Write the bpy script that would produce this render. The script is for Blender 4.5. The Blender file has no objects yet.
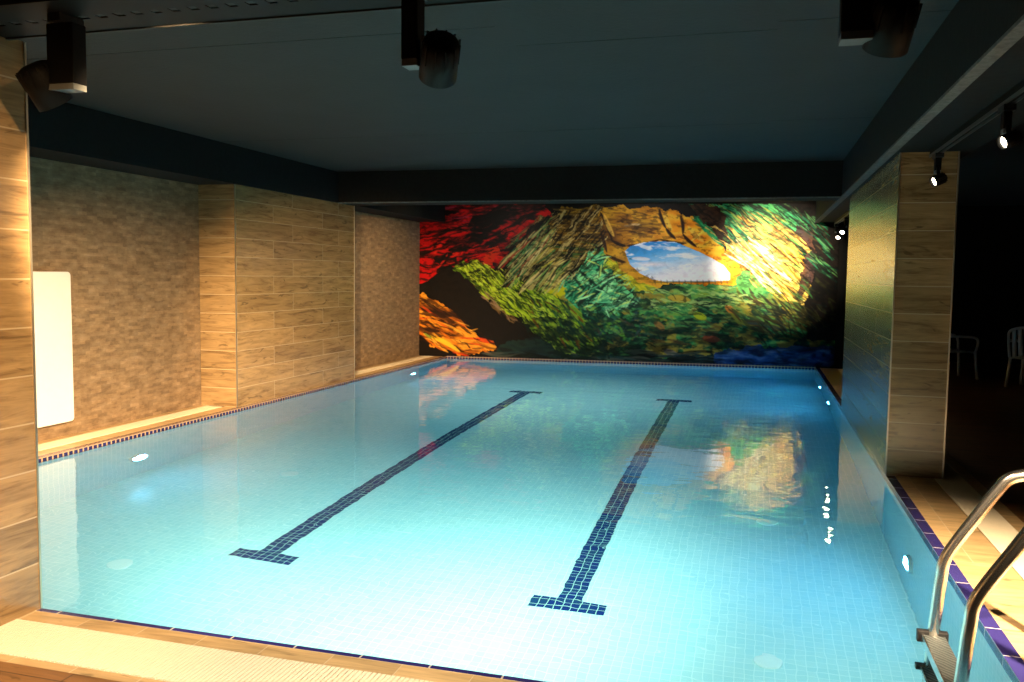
import bpy, bmesh, math, random
import numpy as np
from mathutils import Vector, Matrix

random.seed(7)
rng = np.random.default_rng(11)
SC = bpy.context.scene
COL = SC.collection

# ------------------------------------------------------------------ helpers
class MB:
    """Collects shapes (with UVs in metres) and links them as ONE mesh object."""
    def __init__(s):
        s.bm = bmesh.new(); s.uv = s.bm.loops.layers.uv.new('UVMap')
    def face(s, pts, uvs=None, smooth=False):
        vs = [s.bm.verts.new(p) for p in pts]
        f = s.bm.faces.new(vs); f.smooth = smooth
        if uvs is None:
            n = (Vector(pts[1])-Vector(pts[0])).cross(Vector(pts[2])-Vector(pts[1]))
            ax = max(range(3), key=lambda k: abs(n[k]))
            idx = {0: (1, 2), 1: (0, 2), 2: (0, 1)}[ax]
            uvs = [(p[idx[0]], p[idx[1]]) for p in pts]
        for l, q in zip(f.loops, uvs): l[s.uv].uv = q
        return f
    def prism(s, poly, z0, z1):
        n = len(poly)
        s.face([(x, y, z1) for x, y in poly]); s.face([(x, y, z0) for x, y in reversed(poly)])
        for i in range(n):
            a, b = poly[i], poly[(i+1) % n]
            s.face([(a[0], a[1], z0), (b[0], b[1], z0), (b[0], b[1], z1), (a[0], a[1], z1)])
        return s
    def box(s, x0, x1, y0, y1, z0, z1):
        return s.prism([(x0, y0), (x1, y0), (x1, y1), (x0, y1)], z0, z1)
    def obox(s, c, ax, size):
        """box centred at c with axis matrix ax (3 column vectors)"""
        h = [d/2 for d in size]; X, Y, Z = ax; c = Vector(c)
        def P(a, b, d): return c + X*a*h[0] + Y*b*h[1] + Z*d*h[2]
        for q in (((-1,-1,1),(1,-1,1),(1,1,1),(-1,1,1)), ((-1,1,-1),(1,1,-1),(1,-1,-1),(-1,-1,-1)),
                  ((-1,-1,-1),(1,-1,-1),(1,-1,1),(-1,-1,1)), ((1,1,-1),(-1,1,-1),(-1,1,1),(1,1,1)),
                  ((1,-1,-1),(1,1,-1),(1,1,1),(1,-1,1)), ((-1,1,-1),(-1,-1,-1),(-1,-1,1),(-1,1,1))):
            s.face([P(*k) for k in q], [(0,0),(1,0),(1,1),(0,1)])
        return s
    def lathe(s, c, axis, prof, seg=28, smooth=True):
        """prof = [(t along axis, radius)], closed at radius 0 ends"""
        c = Vector(c); a = Vector(axis).normalized()
        u = a.orthogonal().normalized(); v = a.cross(u)
        rings = []
        for t, r in prof:
            rings.append([c + a*t + (u*math.cos(2*math.pi*k/seg) + v*math.sin(2*math.pi*k/seg))*r for k in range(seg)])
        for i in range(len(prof)-1):
            for k in range(seg):
                k2 = (k+1) % seg
                if prof[i][1] < 1e-6: pts = [rings[i][0], rings[i+1][k2], rings[i+1][k]]
                elif prof[i+1][1] < 1e-6: pts = [rings[i][k], rings[i][k2], rings[i+1][0]]
                else: pts = [rings[i][k], rings[i][k2], rings[i+1][k2], rings[i+1][k]]
                s.face(pts, [(0, 0)]*len(pts), smooth)
        return s
    def tube(s, pts, r, seg=18, smooth=True):
        pts = [Vector(p) for p in pts]; rings = []
        up = None
        for i, p in enumerate(pts):
            t = (pts[min(i+1, len(pts)-1)] - pts[max(i-1, 0)]).normalized()
            if up is None: up = t.orthogonal().normalized()
            up = (up - t*up.dot(t)).normalized(); w = t.cross(up)
            rings.append([p + (up*math.cos(2*math.pi*k/seg) + w*math.sin(2*math.pi*k/seg))*r for k in range(seg)])
        for i in range(len(rings)-1):
            for k in range(seg):
                k2 = (k+1) % seg
                s.face([rings[i][k], rings[i][k2], rings[i+1][k2], rings[i+1][k]], [(0, 0)]*4, smooth)
        s.face(list(reversed(rings[0])), [(0, 0)]*seg); s.face(rings[-1], [(0, 0)]*seg)
        return s
    def build(s, name, mat, parent=None, weld=True, bevel=0, loc=None):
        if weld is True: bmesh.ops.remove_doubles(s.bm, verts=s.bm.verts, dist=1e-5)
        if weld != 'raw': bmesh.ops.recalc_face_normals(s.bm, faces=s.bm.faces)
        me = bpy.data.meshes.new(name); s.bm.to_mesh(me); s.bm.free()
        if loc is not None:
            me.transform(Matrix.Translation(-Vector(loc)))
        o = bpy.data.objects.new(name, me); COL.objects.link(o)
        if mat: me.materials.append(mat)
        if parent is not None:
            o.parent = parent
            if loc is None: o.matrix_parent_inverse = parent.matrix_basis.inverted()
        elif loc is not None: o.location = loc
        if bevel:
            b = o.modifiers.new('bevel', 'BEVEL'); b.width = bevel; b.segments = 2; b.limit_method = 'ANGLE'
        return o

def tag(o, label=None, cat=None, group=None, kind=None):
    if label: o['label'] = label
    if cat: o['category'] = cat
    if group: o['group'] = group
    if kind: o['kind'] = kind
    return o
def empty(name, loc, label, cat, group=None):
    o = bpy.data.objects.new(name, None); COL.objects.link(o); o.location = loc
    o.empty_display_size = .1
    return tag(o, label, cat, group)
def struct(mb, name, mat, label=None, **k):
    return tag(mb.build(name, mat, **k), label, None, None, 'structure')

# ------------------------------------------------------------------ materials
def lin(c): return tuple(((v/255)/12.92 if v/255 <= .04045 else ((v/255+.055)/1.055)**2.4) for v in c)
class M:
    def __init__(s, name):
        s.m = bpy.data.materials.new(name); s.m.use_nodes = True
        s.nt = s.m.node_tree; s.nt.nodes.clear()
        s.out = s.n('ShaderNodeOutputMaterial')
    def n(s, t, **k):
        d = s.nt.nodes.new(t)
        for a, b in k.items(): setattr(d, a, b)
        return d
    def l(s, a, b): s.nt.links.new(a, b)
    def pbsdf(s, **k):
        p = s.n('ShaderNodeBsdfPrincipled')
        for a, b in k.items(): p.inputs[a.replace('_', ' ')].default_value = b
        s.l(p.outputs[0], s.out.inputs['Surface']); return p
    def coord(s, kind='UV', scale=(1, 1, 1), loc=(0, 0, 0)):
        t = s.n('ShaderNodeTexCoord'); mp = s.n('ShaderNodeMapping')
        mp.inputs['Scale'].default_value = scale; mp.inputs['Location'].default_value = loc
        s.l(t.outputs[kind], mp.inputs['Vector']); return mp.outputs[0]
    def noise(s, vec, scale, detail=4, rough=.6, dist=0):
        x = s.n('ShaderNodeTexNoise'); x.inputs['Scale'].default_value = scale
        x.inputs['Detail'].default_value = detail; x.inputs['Roughness'].default_value = rough
        x.inputs['Distortion'].default_value = dist
        s.l(vec, x.inputs['Vector']); return x.outputs['Fac']
    def ramp(s, fac, stops):
        r = s.n('ShaderNodeValToRGB'); e = r.color_ramp.elements
        while len(e) < len(stops): e.new(.5)
        for q, (p, c) in zip(e, stops): q.position = p; q.color = (*c, 1)
        s.l(fac, r.inputs[0]); return r.outputs['Color']
    def mix(s, fac, a, b, mode='MIX'):
        x = s.n('ShaderNodeMix', data_type='RGBA', blend_type=mode)
        for sock, v in ((x.inputs[0], fac), (x.inputs[6], a), (x.inputs[7], b)):
            if hasattr(v, 'is_linked'): s.l(v, sock)
            elif isinstance(v, (int, float)): sock.default_value = v
            else: sock.default_value = (*v, 1)
        return x.outputs[2]
    def bump(s, h, p, strength=.2, dist=.01):
        b = s.n('ShaderNodeBump'); b.inputs['Strength'].default_value = strength
        b.inputs['Distance'].default_value = dist
        s.l(h, b.inputs['Height']); s.l(b.outputs[0], p.inputs['Normal'])
    def brick(s, vec, w, h, mortar, c1, c2, cm, offset=.5, freq=2, bias=0):
        b = s.n('ShaderNodeTexBrick'); b.offset = offset; b.offset_frequency = freq
        b.inputs['Scale'].default_value = 1; b.inputs['Brick Width'].default_value = w
        b.inputs['Row Height'].default_value = h; b.inputs['Mortar Size'].default_value = mortar
        b.inputs['Mortar Smooth'].default_value = .1; b.inputs['Bias'].default_value = bias
        b.inputs['Color1'].default_value = (*c1, 1); b.inputs['Color2'].default_value = (*c2, 1)
        b.inputs['Mortar'].default_value = (*cm, 1)
        s.l(vec, b.inputs['Vector']); return b

def plain(name, c, rough=.5, metal=0, noise=.0, bump=0, scale=40, spec=.5):
    m = M(name); p = m.pbsdf(Roughness=rough, Metallic=metal, Specular_IOR_Level=spec)
    v = m.coord('Object'); n = m.noise(v, scale, 3)
    m.l(m.ramp(n, [(.3, tuple(x*(1-noise) for x in c)), (.7, tuple(min(1, x*(1+noise)) for x in c))]), p.inputs['Base Color'])
    if bump: m.bump(n, p, bump, .004)
    return m.m

def wood_tile(name, base, dark, joint, rough=.32, width=1.2, row=.2085, jw=.0035, loc=(0, 0, 0), bumpy=.15):
    m = M(name); p = m.pbsdf(Roughness=rough)
    v = m.coord('UV', loc=loc)
    b = m.brick(v, width, row, jw, (.86, .86, .86), (1.1, 1.1, 1.1), (1, 1, 1), .37, 2)
    # per-plank shift of the grain
    sep = m.n('ShaderNodeSeparateXYZ'); m.l(v, sep.inputs[0])
    cmb = m.n('ShaderNodeCombineXYZ'); m.l(sep.outputs[0], cmb.inputs[0]); m.l(sep.outputs[1], cmb.inputs[1])
    mul = m.n('ShaderNodeMath', operation='MULTIPLY'); m.l(b.outputs['Color'], mul.inputs[0]); mul.inputs[1].default_value = 40
    m.l(mul.outputs[0], cmb.inputs[2])
    def st(sx, sy):
        mp = m.n('ShaderNodeMapping'); mp.inputs['Scale'].default_value = (sx, sy, 1); m.l(cmb.outputs[0], mp.inputs[0]); return mp.outputs[0]
    g = m.noise(st(1.3, 11), 1.6, 6, .65, 1.0)
    fine = m.noise(st(3, 90), 1.5, 3, .6)
    knots = m.noise(st(2.2, 9), 1.3, 2, .5, 2.2)
    c = m.ramp(g, [(.30, tuple(x*.8 for x in dark)), (.5, base), (.70, tuple(min(1, x*1.3) for x in base))])
    c = m.mix(.5, c, m.ramp(fine, [(.3, (.75, .75, .75)), (.7, (1.1, 1.1, 1.1))]), 'MULTIPLY')
    c = m.mix(m.ramp(knots, [(.64, (0, 0, 0)), (.72, (.85, .85, .85))]), c, tuple(x*.42 for x in base))
    c = m.mix(1.0, c, b.outputs['Color'], 'MULTIPLY')
    c = m.mix(b.outputs['Fac'], c, joint)
    m.l(c, p.inputs['Base Color'])
    inv = m.n('ShaderNodeMath', operation='SUBTRACT'); inv.inputs[0].default_value = 1; m.l(b.outputs['Fac'], inv.inputs[1])
    ad = m.n('ShaderNodeMath', operation='MULTIPLY_ADD'); m.l(g, ad.inputs[0]); ad.inputs[1].default_value = .4; m.l(inv.outputs[0], ad.inputs[2])
    m.bump(ad.outputs[0], p, bumpy, .003)
    return m.m

def mosaic(name, c1, c2, grout, size=.055, jw=.0022, rough=.25, loc=(0, 0, 0), bias=0):
    m = M(name); p = m.pbsdf(Roughness=rough)
    b = m.brick(m.coord('UV', loc=loc), size, size, jw, c1, c2, grout, 0, 2, bias)
    m.l(b.outputs['Color'], p.inputs['Base Color']); return m.m

def emit(name, c, s):
    m = M(name); e = m.n('ShaderNodeEmission'); e.inputs[0].default_value = (*c, 1); e.inputs[1].default_value = s
    m.l(e.outputs[0], m.out.inputs['Surface']); return m.m

WOOD = wood_tile('oak_look_tile', (.265, .172, .080), (.165, .098, .042), (.40, .31, .19), rough=.24, bumpy=.10, loc=(.1, 0, 0))
WOOD_PILL = WOOD
FLOORWOOD = wood_tile('dark_wood_floor_tile', (.20, .095, .035), (.10, .045, .017), (.06, .03, .015), rough=.4, row=.19)
TAN = wood_tile('tan_border_tile', (.52, .35, .17), (.45, .30, .14), (.62, .50, .33), rough=.35, width=.29, row=5, jw=.002, bumpy=.05)
GRATE = plain('cream_plastic', (.80, .70, .52), .45, noise=.03)
GRATEBASE = plain('grate_channel', (.30, .22, .12), .7)
POOL = mosaic('light_blue_mosaic', (.56, .77, .80), (.64, .81, .83), (.80, .91, .91), jw=.0026)
LANE = mosaic('navy_mosaic', (.010, .025, .15), (.015, .05, .13), (.40, .55, .50), loc=(.0, .0, 0), jw=.003)
BAND = M('navy_edge_tile'); _p = BAND.pbsdf(Roughness=.2)
_b = BAND.brick(BAND.coord('UV'), .29, .29, .004, (.025, .02, .12), (.035, .03, .16), (.55, .50, .45), 0); BAND.l(_b.outputs['Color'], _p.inputs['Base Color']); BAND = BAND.m
DOT = mosaic('navy_small_edge_tile', (.015, .015, .06), (.025, .02, .09), (.34, .22, .14), size=.055, jw=.008)
CEIL = M('dark_painted_concrete'); _p = CEIL.pbsdf(Roughness=.75)
_v = CEIL.coord('Object'); _n = CEIL.noise(_v, 2.2, 6, .65); _n2 = CEIL.noise(_v, 28, 3)
CEIL.l(CEIL.ramp(_n, [(.3, (.0115, .0115, .0108)), (.7, (.018, .018, .017))]), _p.inputs['Base Color']); CEIL.bump(_n2, _p, .35, .006); CEIL = CEIL.m
BEAM = plain('black_painted_concrete', (.010, .0105, .0105), .8, noise=.2, bump=.3, scale=20, spec=.15)
BEAMEDGE = plain('scuffed_and_lit_concrete_edge', (.10, .098, .09), .9, noise=.35, bump=.4, scale=30)
BLACK = plain('black_metal', (.006, .006, .0065), .6, noise=.1, spec=.12)
BLACKPL = plain('black_plastic', (.012, .012, .013), .4, noise=.1, spec=.25)
ENDCAP = plain('grey_end_cap', (.13, .14, .14), .5, noise=.05)
DARKWALL = plain('dark_wall_paint', (.010, .009, .008), .9, noise=.2, spec=.15)
STEEL = plain('stainless_steel', (.78, .74, .68), .24, 1.0, noise=.03)
ALU = plain('aluminium_trim', (.50, .46, .38), .35, .9, noise=.05)
WHITEP = plain('white_plastic', (.88, .88, .87), .35, noise=.02)
CHAIRP = plain('pale_chair_plastic', (.42, .42, .42), .45, noise=.02)
PANEL = plain('white_enamel', (.74, .73, .71), .25, noise=.01)
LENSW = emit('pool_lamp_glass', (.28, .70, 1.0), 60)
LENSB = emit('blue_pool_lamp_glass', (.10, .58, 1.0), 180)
SPOTLENS = emit('spot_lens_glow', (1.0, .86, .62), 26)
DARKLENS = plain('spot_baffle', (.05, .05, .05), .3)

STONE = M('split_stone_mosaic'); _p = STONE.pbsdf(Roughness=.8)
_v = STONE.coord('UV')
_w = STONE.noise(_v, 9, 3); _b = STONE.brick(_v, .13, .034, .0015, (.66, .66, .66), (1.22, 1.22, 1.22), (.75, .75, .75), .43, 3)
_c = STONE.ramp(STONE.noise(STONE.coord('UV', (1, 2.2, 1)), 7, 5, .7), [(.25, (.11, .066, .033)), (.5, (.205, .135, .072)), (.75, (.30, .215, .13))])
_c = STONE.mix(.75, _c, _b.outputs['Color'], 'MULTIPLY')
_k = STONE.ramp(STONE.noise(STONE.coord('UV', (1, 2.4, 1)), 8, 3, .6), [(.60, (0, 0, 0)), (.74, (.6, .6, .6))])
_c = STONE.mix(_k, _c, (.085, .045, .02))
STONE.l(_c, _p.inputs['Base Color'])
_s = STONE.n('ShaderNodeMath', operation='MULTIPLY_ADD'); STONE.l(_b.outputs['Color'], _s.inputs[0]); _s.inputs[1].default_value = .6; STONE.l(_w, _s.inputs[2])
STONE.bump(_s.outputs[0], _p, .5, .008); STONE = STONE.m

# water: refracting surface with faint ripples, blue-absorbing body
WATER = M('pool_water')
_g = WATER.n('ShaderNodeBsdfGlass'); _g.inputs['IOR'].default_value = 1.333; _g.inputs['Roughness'].default_value = 0
_v = WATER.coord('Object', (1, 1.6, 1)); _h = WATER.noise(_v, 2.6, 2, .45, .4)
_bp = WATER.n('ShaderNodeBump'); _bp.inputs['Strength'].default_value = .16; _bp.inputs['Distance'].default_value = .02
WATER.l(_h, _bp.inputs['Height']); WATER.l(_bp.outputs[0], _g.inputs['Normal'])
WATER.l(_g.outputs[0], WATER.out.inputs['Surface'])
_va = WATER.n('ShaderNodeVolumeAbsorption'); _va.inputs['Color'].default_value = (.03, .70, .92, 1); _va.inputs['Density'].default_value = .27
WATER.l(_va.outputs[0], WATER.out.inputs['Volume']); WATER = WATER.m

# ------------------------------------------------------------------ camera
cam = bpy.data.cameras.new('camera'); co = bpy.data.objects.new('camera', cam); COL.objects.link(co)
_r = Vector((0.9614906705926706, 0.27454103834763655, 0.012763566361258154))
_u = Vector((-0.033055837316331015, 0.06941436458298068, 0.9970400982953781))
_f = Vector((-0.27284244901146326, 0.9590666630910192, -0.07581644785193029))
co.matrix_world = Matrix(((_r.x, _u.x, -_f.x, 0), (_r.y, _u.y, -_f.y, 0), (_r.z, _u.z, -_f.z, 1.5), (0, 0, 0, 1)))
cam.sensor_width = 36; cam.lens = 858.3257755784042/1024*36; cam.clip_start = .02; cam.clip_end = 100
SC.camera = co

# ------------------------------------------------------------------ setting
XL, XR, YN, DEP = -5.47, 1.0, 3.0, 1.5
def yb(x): return 14.85 + .10*(x-XL)          # the far edge of the pool runs slightly askew
ZS, ZC = 2.46, 2.87                             # underside of the beams, ceiling

fl = MB()
fl.box(-6.0, 7.5, -3, 2.535, -.06, 0)          # wood-look floor on the camera's side
fl.box(1.65, 7.5, 2.535, 17.5, -.06, 0)         # floor of the dark hall on the right
struct(fl, 'floor', FLOORWOOD)

ce = MB()
for x0, x1, ys in ((-5.5, -1.44, (-3, 1.9, 4.64, 8.0, 10.65)), (-1.44, .06, (-3, 2.2, 5.05, 8.0, 10.65)), (.06, .9, (-3, 2.0, 4.9, 7.9, 10.65))):
    for a, b in zip(ys[:-1], ys[1:]): ce.box(x0-.001, x1+.001, a+.004, b-.004, ZC, ZC+.03)
ce.box(-6.0, 7.5, -3, 17.5, ZC+.012, ZC+.1)
struct(ce, 'ceiling', CEIL)

struct(MB().box(-6.2, -6.0, -3, 14.8, -.06, ZC+.1), 'wall_left', STONE)
bw = MB().prism([(-6.2, yb(-6.2)+.02), (1.45, yb(1.45)+.02), (1.45, 17.7), (-6.2, 17.7)], -.06, ZC+.1)
bw.box(1.45, 7.7, 17.5, 17.7, -.06, ZC+.1)
struct(bw, 'wall_back', DARKWALL)
struct(MB().box(7.5, 7.7, -3, 17.5, -.06, ZC+.1), 'wall_right', DARKWALL)
struct(MB().box(-6.2, 7.7, -3.2, -3, -.06, ZC+.1), 'wall_front', DARKWALL)
# beams
struct(MB().box(-6.0, -5.5, -3, 14.78, ZS, ZC+.01), 'trim_1', BEAM)
struct(MB().box(-5.5, .9, 10.65, 11.2, ZS, ZC+.01), 'trim_2', BEAM)
struct(MB().box(.9, 1.5, -3, 15.4, ZS, ZC+.01), 'trim_3', BEAM)
eg = MB(); eg.box(.892, .955, -3, 15.4, ZS-.012, ZS+.005)
struct(eg, 'trim_4', BEAMEDGE)
struct(MB().box(-5.5, .89, 10.645, 10.70, ZS-.010, ZS+.003), 'trim_5', BEAMEDGE)  # lighter strip paints in the light on the rear beam's lower edge
# tan tile borders around the pool and grates
def trim(n, *boxes):
    m = MB()
    for b in boxes: m.box(*b, -.06, 0)
    struct(m, 'trim_%d' % n, TAN)
trim(6, (-6.0, 1.065, 2.875, 2.972), (-6.0, 1.65, 2.535, 2.585))
trim(7, (1.065, 1.34, 2.875, 15.45), (1.56, 1.65, 2.585, 15.5))
trim(8, (-5.69, -5.53, 2.972, 14.82), (-6.0, -5.90, 2.972, 14.80))

# ------------------------------------------------------------------ pool
pool = empty('swimming_pool', (-2.2, 9, -DEP), 'sunken rectangular pool tiled in pale blue mosaic with two navy lane lines', 'swimming pool')
q = [(XL, YN), (XR, YN), (XR, yb(XR)), (XL, yb(XL))]
MB().prism([(XL-.2, YN-.2), (XR+.2, YN-.2), (XR+.2, yb(XR)+.2), (XL-.2, yb(XL)+.2)], -DEP-.15, -DEP).build('basin_floor', POOL, pool)
def bwall(poly): MB().prism(poly, -DEP, -.06).build('basin_wall', POOL, pool)
bwall([(XL-.2, YN), (XL, YN), (XL, yb(XL)), (XL-.2, yb(XL-.2))])
bwall([(XR, YN), (XR+.2, YN), (XR+.2, yb(XR+.2)), (XR, yb(XR))])
bwall([(XL-.2, YN-.2), (XR+.2, YN-.2), (XR+.2, YN), (XL-.2, YN)])
bwall([(XL-.2, yb(XL-.2)), (XR+.2, yb(XR+.2)), (XR+.2, yb(XR+.2)+.02), (XL-.2, yb(XL-.2)+.02)])
MB().box(XR, XR+.065, YN-.028, yb(XR), -.06, .001).build('edge_band', BAND, pool)
MB().box(XL-.06, XR, YN-.028, YN, -.06, .001).build('edge_band', BAND, pool)
MB().box(XL-.06, XL, YN, yb(XL), -.06, .001).build('edge_band', DOT, pool)
MB().prism([(XL, yb(XL)-.03), (XR, yb(XR)-.03), (XR, yb(XR)), (XL, yb(XL))], -.06, .012).build('edge_band', DOT, pool)
T = .055
def lane(cx, y0, y1):
    m = MB(); z = -DEP+.002
    def r(x0, x1, a, b):
        m.face([(x0, a, z), (x1, a, z), (x1, b, z), (x0, b, z)], [(x0-cx+1.5*T, a-y0), (x1-cx+1.5*T, a-y0), (x1-cx+1.5*T, b-y0), (x0-cx+1.5*T, b-y0)])
    n = round((y1-y0)/T)*T
    r(cx-1.5*T, cx+1.5*T, y0, y0+n)
    for a in (y0, y0+n-3*T): r(cx-4.5*T, cx-1.5*T, a, a+3*T); r(cx+1.5*T, cx+4.5*T, a, a+3*T)
    m.build('lane_line', LANE, pool)
lane(-3.325, 5.20, 12.56); lane(-1.10, 5.16, 12.52)
for x, y in ((-4.15, 4.81), (-4.2, 7.13), (.13, 4.89), (.14, 7.12)):
    MB().lathe((x, y, -DEP), (0, 0, 1), [(0, 0), (0, .085), (.008, .083), (.011, .07), (.011, 0)], 24, smooth=False).build('floor_inlet', WHITEP, pool)
w = MB().prism([(XL-.006, YN-.006), (XR+.006, YN-.006), (XR+.006, yb(XR)+.006), (XL-.006, yb(XL)+.006)], -DEP-.006, -.036)
wo = tag(w.build('pool_water', WATER, weld='raw'), 'clear still blue water filling the tiled pool', 'water', None, 'stuff')

for f in wo.data.polygons: f.use_smooth = abs(f.normal.z) > .9
wo.cycles.is_caustics_caster = True          # lamps above the water light the pool floor through its surface
# underwater lights
def pool_light(x, y, nx, label, ny=0, z=-.90):
    n = Vector((nx, ny, 0))
    e = empty('pool_light', (x, y, z), label, 'pool light', 'underwater pool lights')
    MB().lathe((x, y, z), n, [(0, .125), (.018, .122), (.026, .112), (.026, .098), (.012, .096)], 32).build('rim', WHITEP, e)
    MB().lathe((x, y, z), n, [(.012, .097), (.026, .08), (.034, .045), (.037, 0)], 28).build('lens', LENSW if nx > 0 else LENSB, e)
pool_light(XL, 6.607, 1, 'round lit pool light on the left pool wall nearest the front wood pillar')
pool_light(XL, 13.18, 1, 'round lit pool light on the left pool wall near the mural corner')
pool_light(XR, 5.885, -1, 'round lit pool light on the right pool wall just beyond the ladder')
pool_light(XR, 12.3, -1, 'round lit pool light on right pool wall beyond the pillar, nearer of two')
pool_light(XR, 13.9, -1, 'round lit pool light on right pool wall in the corner by the mural')

# grates: cream plastic slats over a channel
def grate(x0, x1, y0, y1, label, pitch=.019):
    e = empty('overflow_grate', ((x0+x1)/2, (y0+y1)/2, -.06), label, 'drain grate', 'cream pool overflow grates')
    m = MB(); along_x = (x1-x0) > (y1-y0)
    n = int(((x1-x0) if along_x else (y1-y0))/pitch)
    for i in range(n):
        if along_x: m.box(x0+i*pitch+.0018, x0+(i+1)*pitch-.0018, y0+.004, y1-.004, -.02, .003)
        else: m.box(x0+.004, x1-.004, y0+i*pitch+.0018, y0+(i+1)*pitch-.0018, -.02, .003)
    if along_x:
        for k in (.2, .5, .8): m.box(x0, x1, y0+(y1-y0)*k-.005, y0+(y1-y0)*k+.005, -.02, -.001)
    else:
        for k in (.2, .5, .8): m.box(x0+(x1-x0)*k-.005, x0+(x1-x0)*k+.005, y0, y1, -.02, -.001)
    m.build('slats', GRATE, e, weld=False)
    MB().box(x0, x1, y0, y1, -.06, -.035).build('channel', GRATEBASE, e)
grate(-6.0, 1.34, 2.585, 2.875, 'long cream slatted overflow grate along the near end of the pool')
grate(1.34, 1.56, 2.9, 15.4, 'cream slatted overflow grate along the right deck beside the ladder')
grate(-5.90, -5.69, 2.98, 8.25, 'cream slatted overflow grate at the foot of the stone wall under the white panel')
grate(-5.90, -5.69, 11.18, 14.8, 'cream slatted overflow grate on the left ledge between wide pilaster and mural')

# wood-clad pillars
def pillar(x0, x1, y0, y1, label, corners, z1=ZS, shift=0):
    e = empty('wood_clad_pillar', ((x0+x1)/2, (y0+y1)/2, .001), label, 'pillar', 'wood tiled pillars')
    c = MB().box(x0, x1, y0, y1, .001, z1-.001).build('cladding', WOOD, e)
    if shift:
        for l in c.data.uv_layers[0].data: l.uv.x += shift
    for cx, cy in corners:
        MB().box(cx-.005, cx+.005, cy-.005, cy+.005, .001, z1-.002).build('corner_trim', ALU, e)
pillar(-3.43, -3.013, .4, YN, 'wood tiled pillar at the left frame edge, standing on the near grate', [(-3.013, YN)])
pillar(-5.99, -5.53, 8.28, 11.18, 'wide wood tiled pilaster against the stone wall midway along the pool', [(-5.53, 8.28), (-5.53, 11.18)])
pillar(1.0, 1.4, 7.08, 10.75, 'freestanding wood tiled pillar on the right pool edge beyond the ladder', [(1.0, 7.08), (1.4, 7.08)], shift=.26)

# white wall panel
e = empty('wall_panel', (-6.0, 6.0, .12), 'tall white rounded flat panel mounted on the stone wall behind the near pillar', 'wall panel')
def rrect(y0, y1, z0, z1, r, n=8):
    out = []
    for cy, cz, a0 in ((y1-r, z1-r, 0), (y0+r, z1-r, 90), (y0+r, z0+r, 180), (y1-r, z0+r, 270)):
        for k in range(n+1):
            a = math.radians(a0+90*k/n); out.append((cy+r*math.cos(a), cz+r*math.sin(a)))
    return out
def slab(poly, x0, x1):
    m = MB(); n = len(poly)
    m.face([(x1, y, z) for y, z in poly]); m.face([(x0, y, z) for y, z in reversed(poly)])
    for i in range(n):
        a, b = poly[i], poly[(i+1) % n]
        m.face([(x0, a[0], a[1]), (x0, b[0], b[1]), (x1, b[0], b[1]), (x1, a[0], a[1])])
    return m
slab(rrect(5.58, 6.37, .13, 1.485, .035), -5.988, -5.955).build('front_panel', PANEL, e, bevel=.006)
slab(rrect(5.66, 6.29, .22, 1.40, .01), -6.0, -5.987).build('mounting_frame', ALU, e)

# ------------------------------------------------------------------ mural
U0, U1, V0, V1 = 419., 838., 204., 361.      # the painting's own drawing units
NX, NY = 720, 290
def noise2(x, y, seed):
    xi = np.floor(x).astype(int); yi = np.floor(y).astype(int); fx = x-xi; fy = y-yi
    fx = fx*fx*(3-2*fx); fy = fy*fy*(3-2*fy)
    def h(a, b):
        n = (a*374761393 + b*668265263 + seed*982451653) & 0x7fffffff
        n = ((n ^ (n >> 13))*1274126177) & 0x7fffffff
        return ((n ^ (n >> 16)) & 0xffff)/65535.
    return (h(xi, yi)*(1-fx)+h(xi+1, yi)*fx)*(1-fy) + (h(xi, yi+1)*(1-fx)+h(xi+1, yi+1)*fx)*fy
def fbm(x, y, seed, o=4):
    s = 0; a = .5; t = 0
    for k in range(o): s = s + a*noise2(x*2**k, y*2**k, seed+k*17); t += a; a *= .55
    return s/t
_t, _s = np.meshgrid(np.linspace(0, 1, NX), np.linspace(0, 1, NY))
PX = (419.5+345.6*_t)/(1-.0826*_t) + 7*_t*(1-_s)
PY = 204*(1-_s) + (355*(1-_t)+367.5*_t)*_s
IMG = np.zeros((NY, NX, 3)); IMG[:] = lin((18, 12, 9))
WX = PX + 5*(fbm(PX/9, PY/9, 3)-.5)*2; WY = PY + 5*(fbm(PX/9, PY/9, 5)-.5)*2
def inpoly(poly, X=None, Y=None):
    X = WX if X is None else X; Y = WY if Y is None else Y
    r = np.zeros(X.shape, bool); n = len(poly)
    for i in range(n):
        x1, y1 = poly[i]; x2, y2 = poly[(i+1) % n]
        c = ((y1 > Y) != (y2 > Y)) & (X < (x2-x1)*(Y-y1)/((y2-y1) or 1e-9)+x1)
        r ^= c
    return r
def blend(mask, col):
    global IMG
    IMG = IMG*(1-mask[..., None]) + np.asarray(col)*mask[..., None]
def rampc(t, cols):
    cols = np.array([lin(c) for c in cols]); t = np.clip(t, 0, .999)*(len(cols)-1)
    i = t.astype(int); f = (t-i)[..., None]
    return cols[i]*(1-f)+cols[i+1]*f
def rot(a): a = math.radians(a); return PX*math.cos(a)+PY*math.sin(a), -PX*math.sin(a)+PY*math.cos(a)
def streaks(ang, L, W, seed, warp=6):
    u, v = rot(ang); v = v + warp*(fbm(PX/22, PY/22, seed+3)-.5)*2
    return fbm(u/L, v/W, seed)
def cont(t, k=1.8): return np.clip((t-.5)*k+.5, 0, 1)
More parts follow.
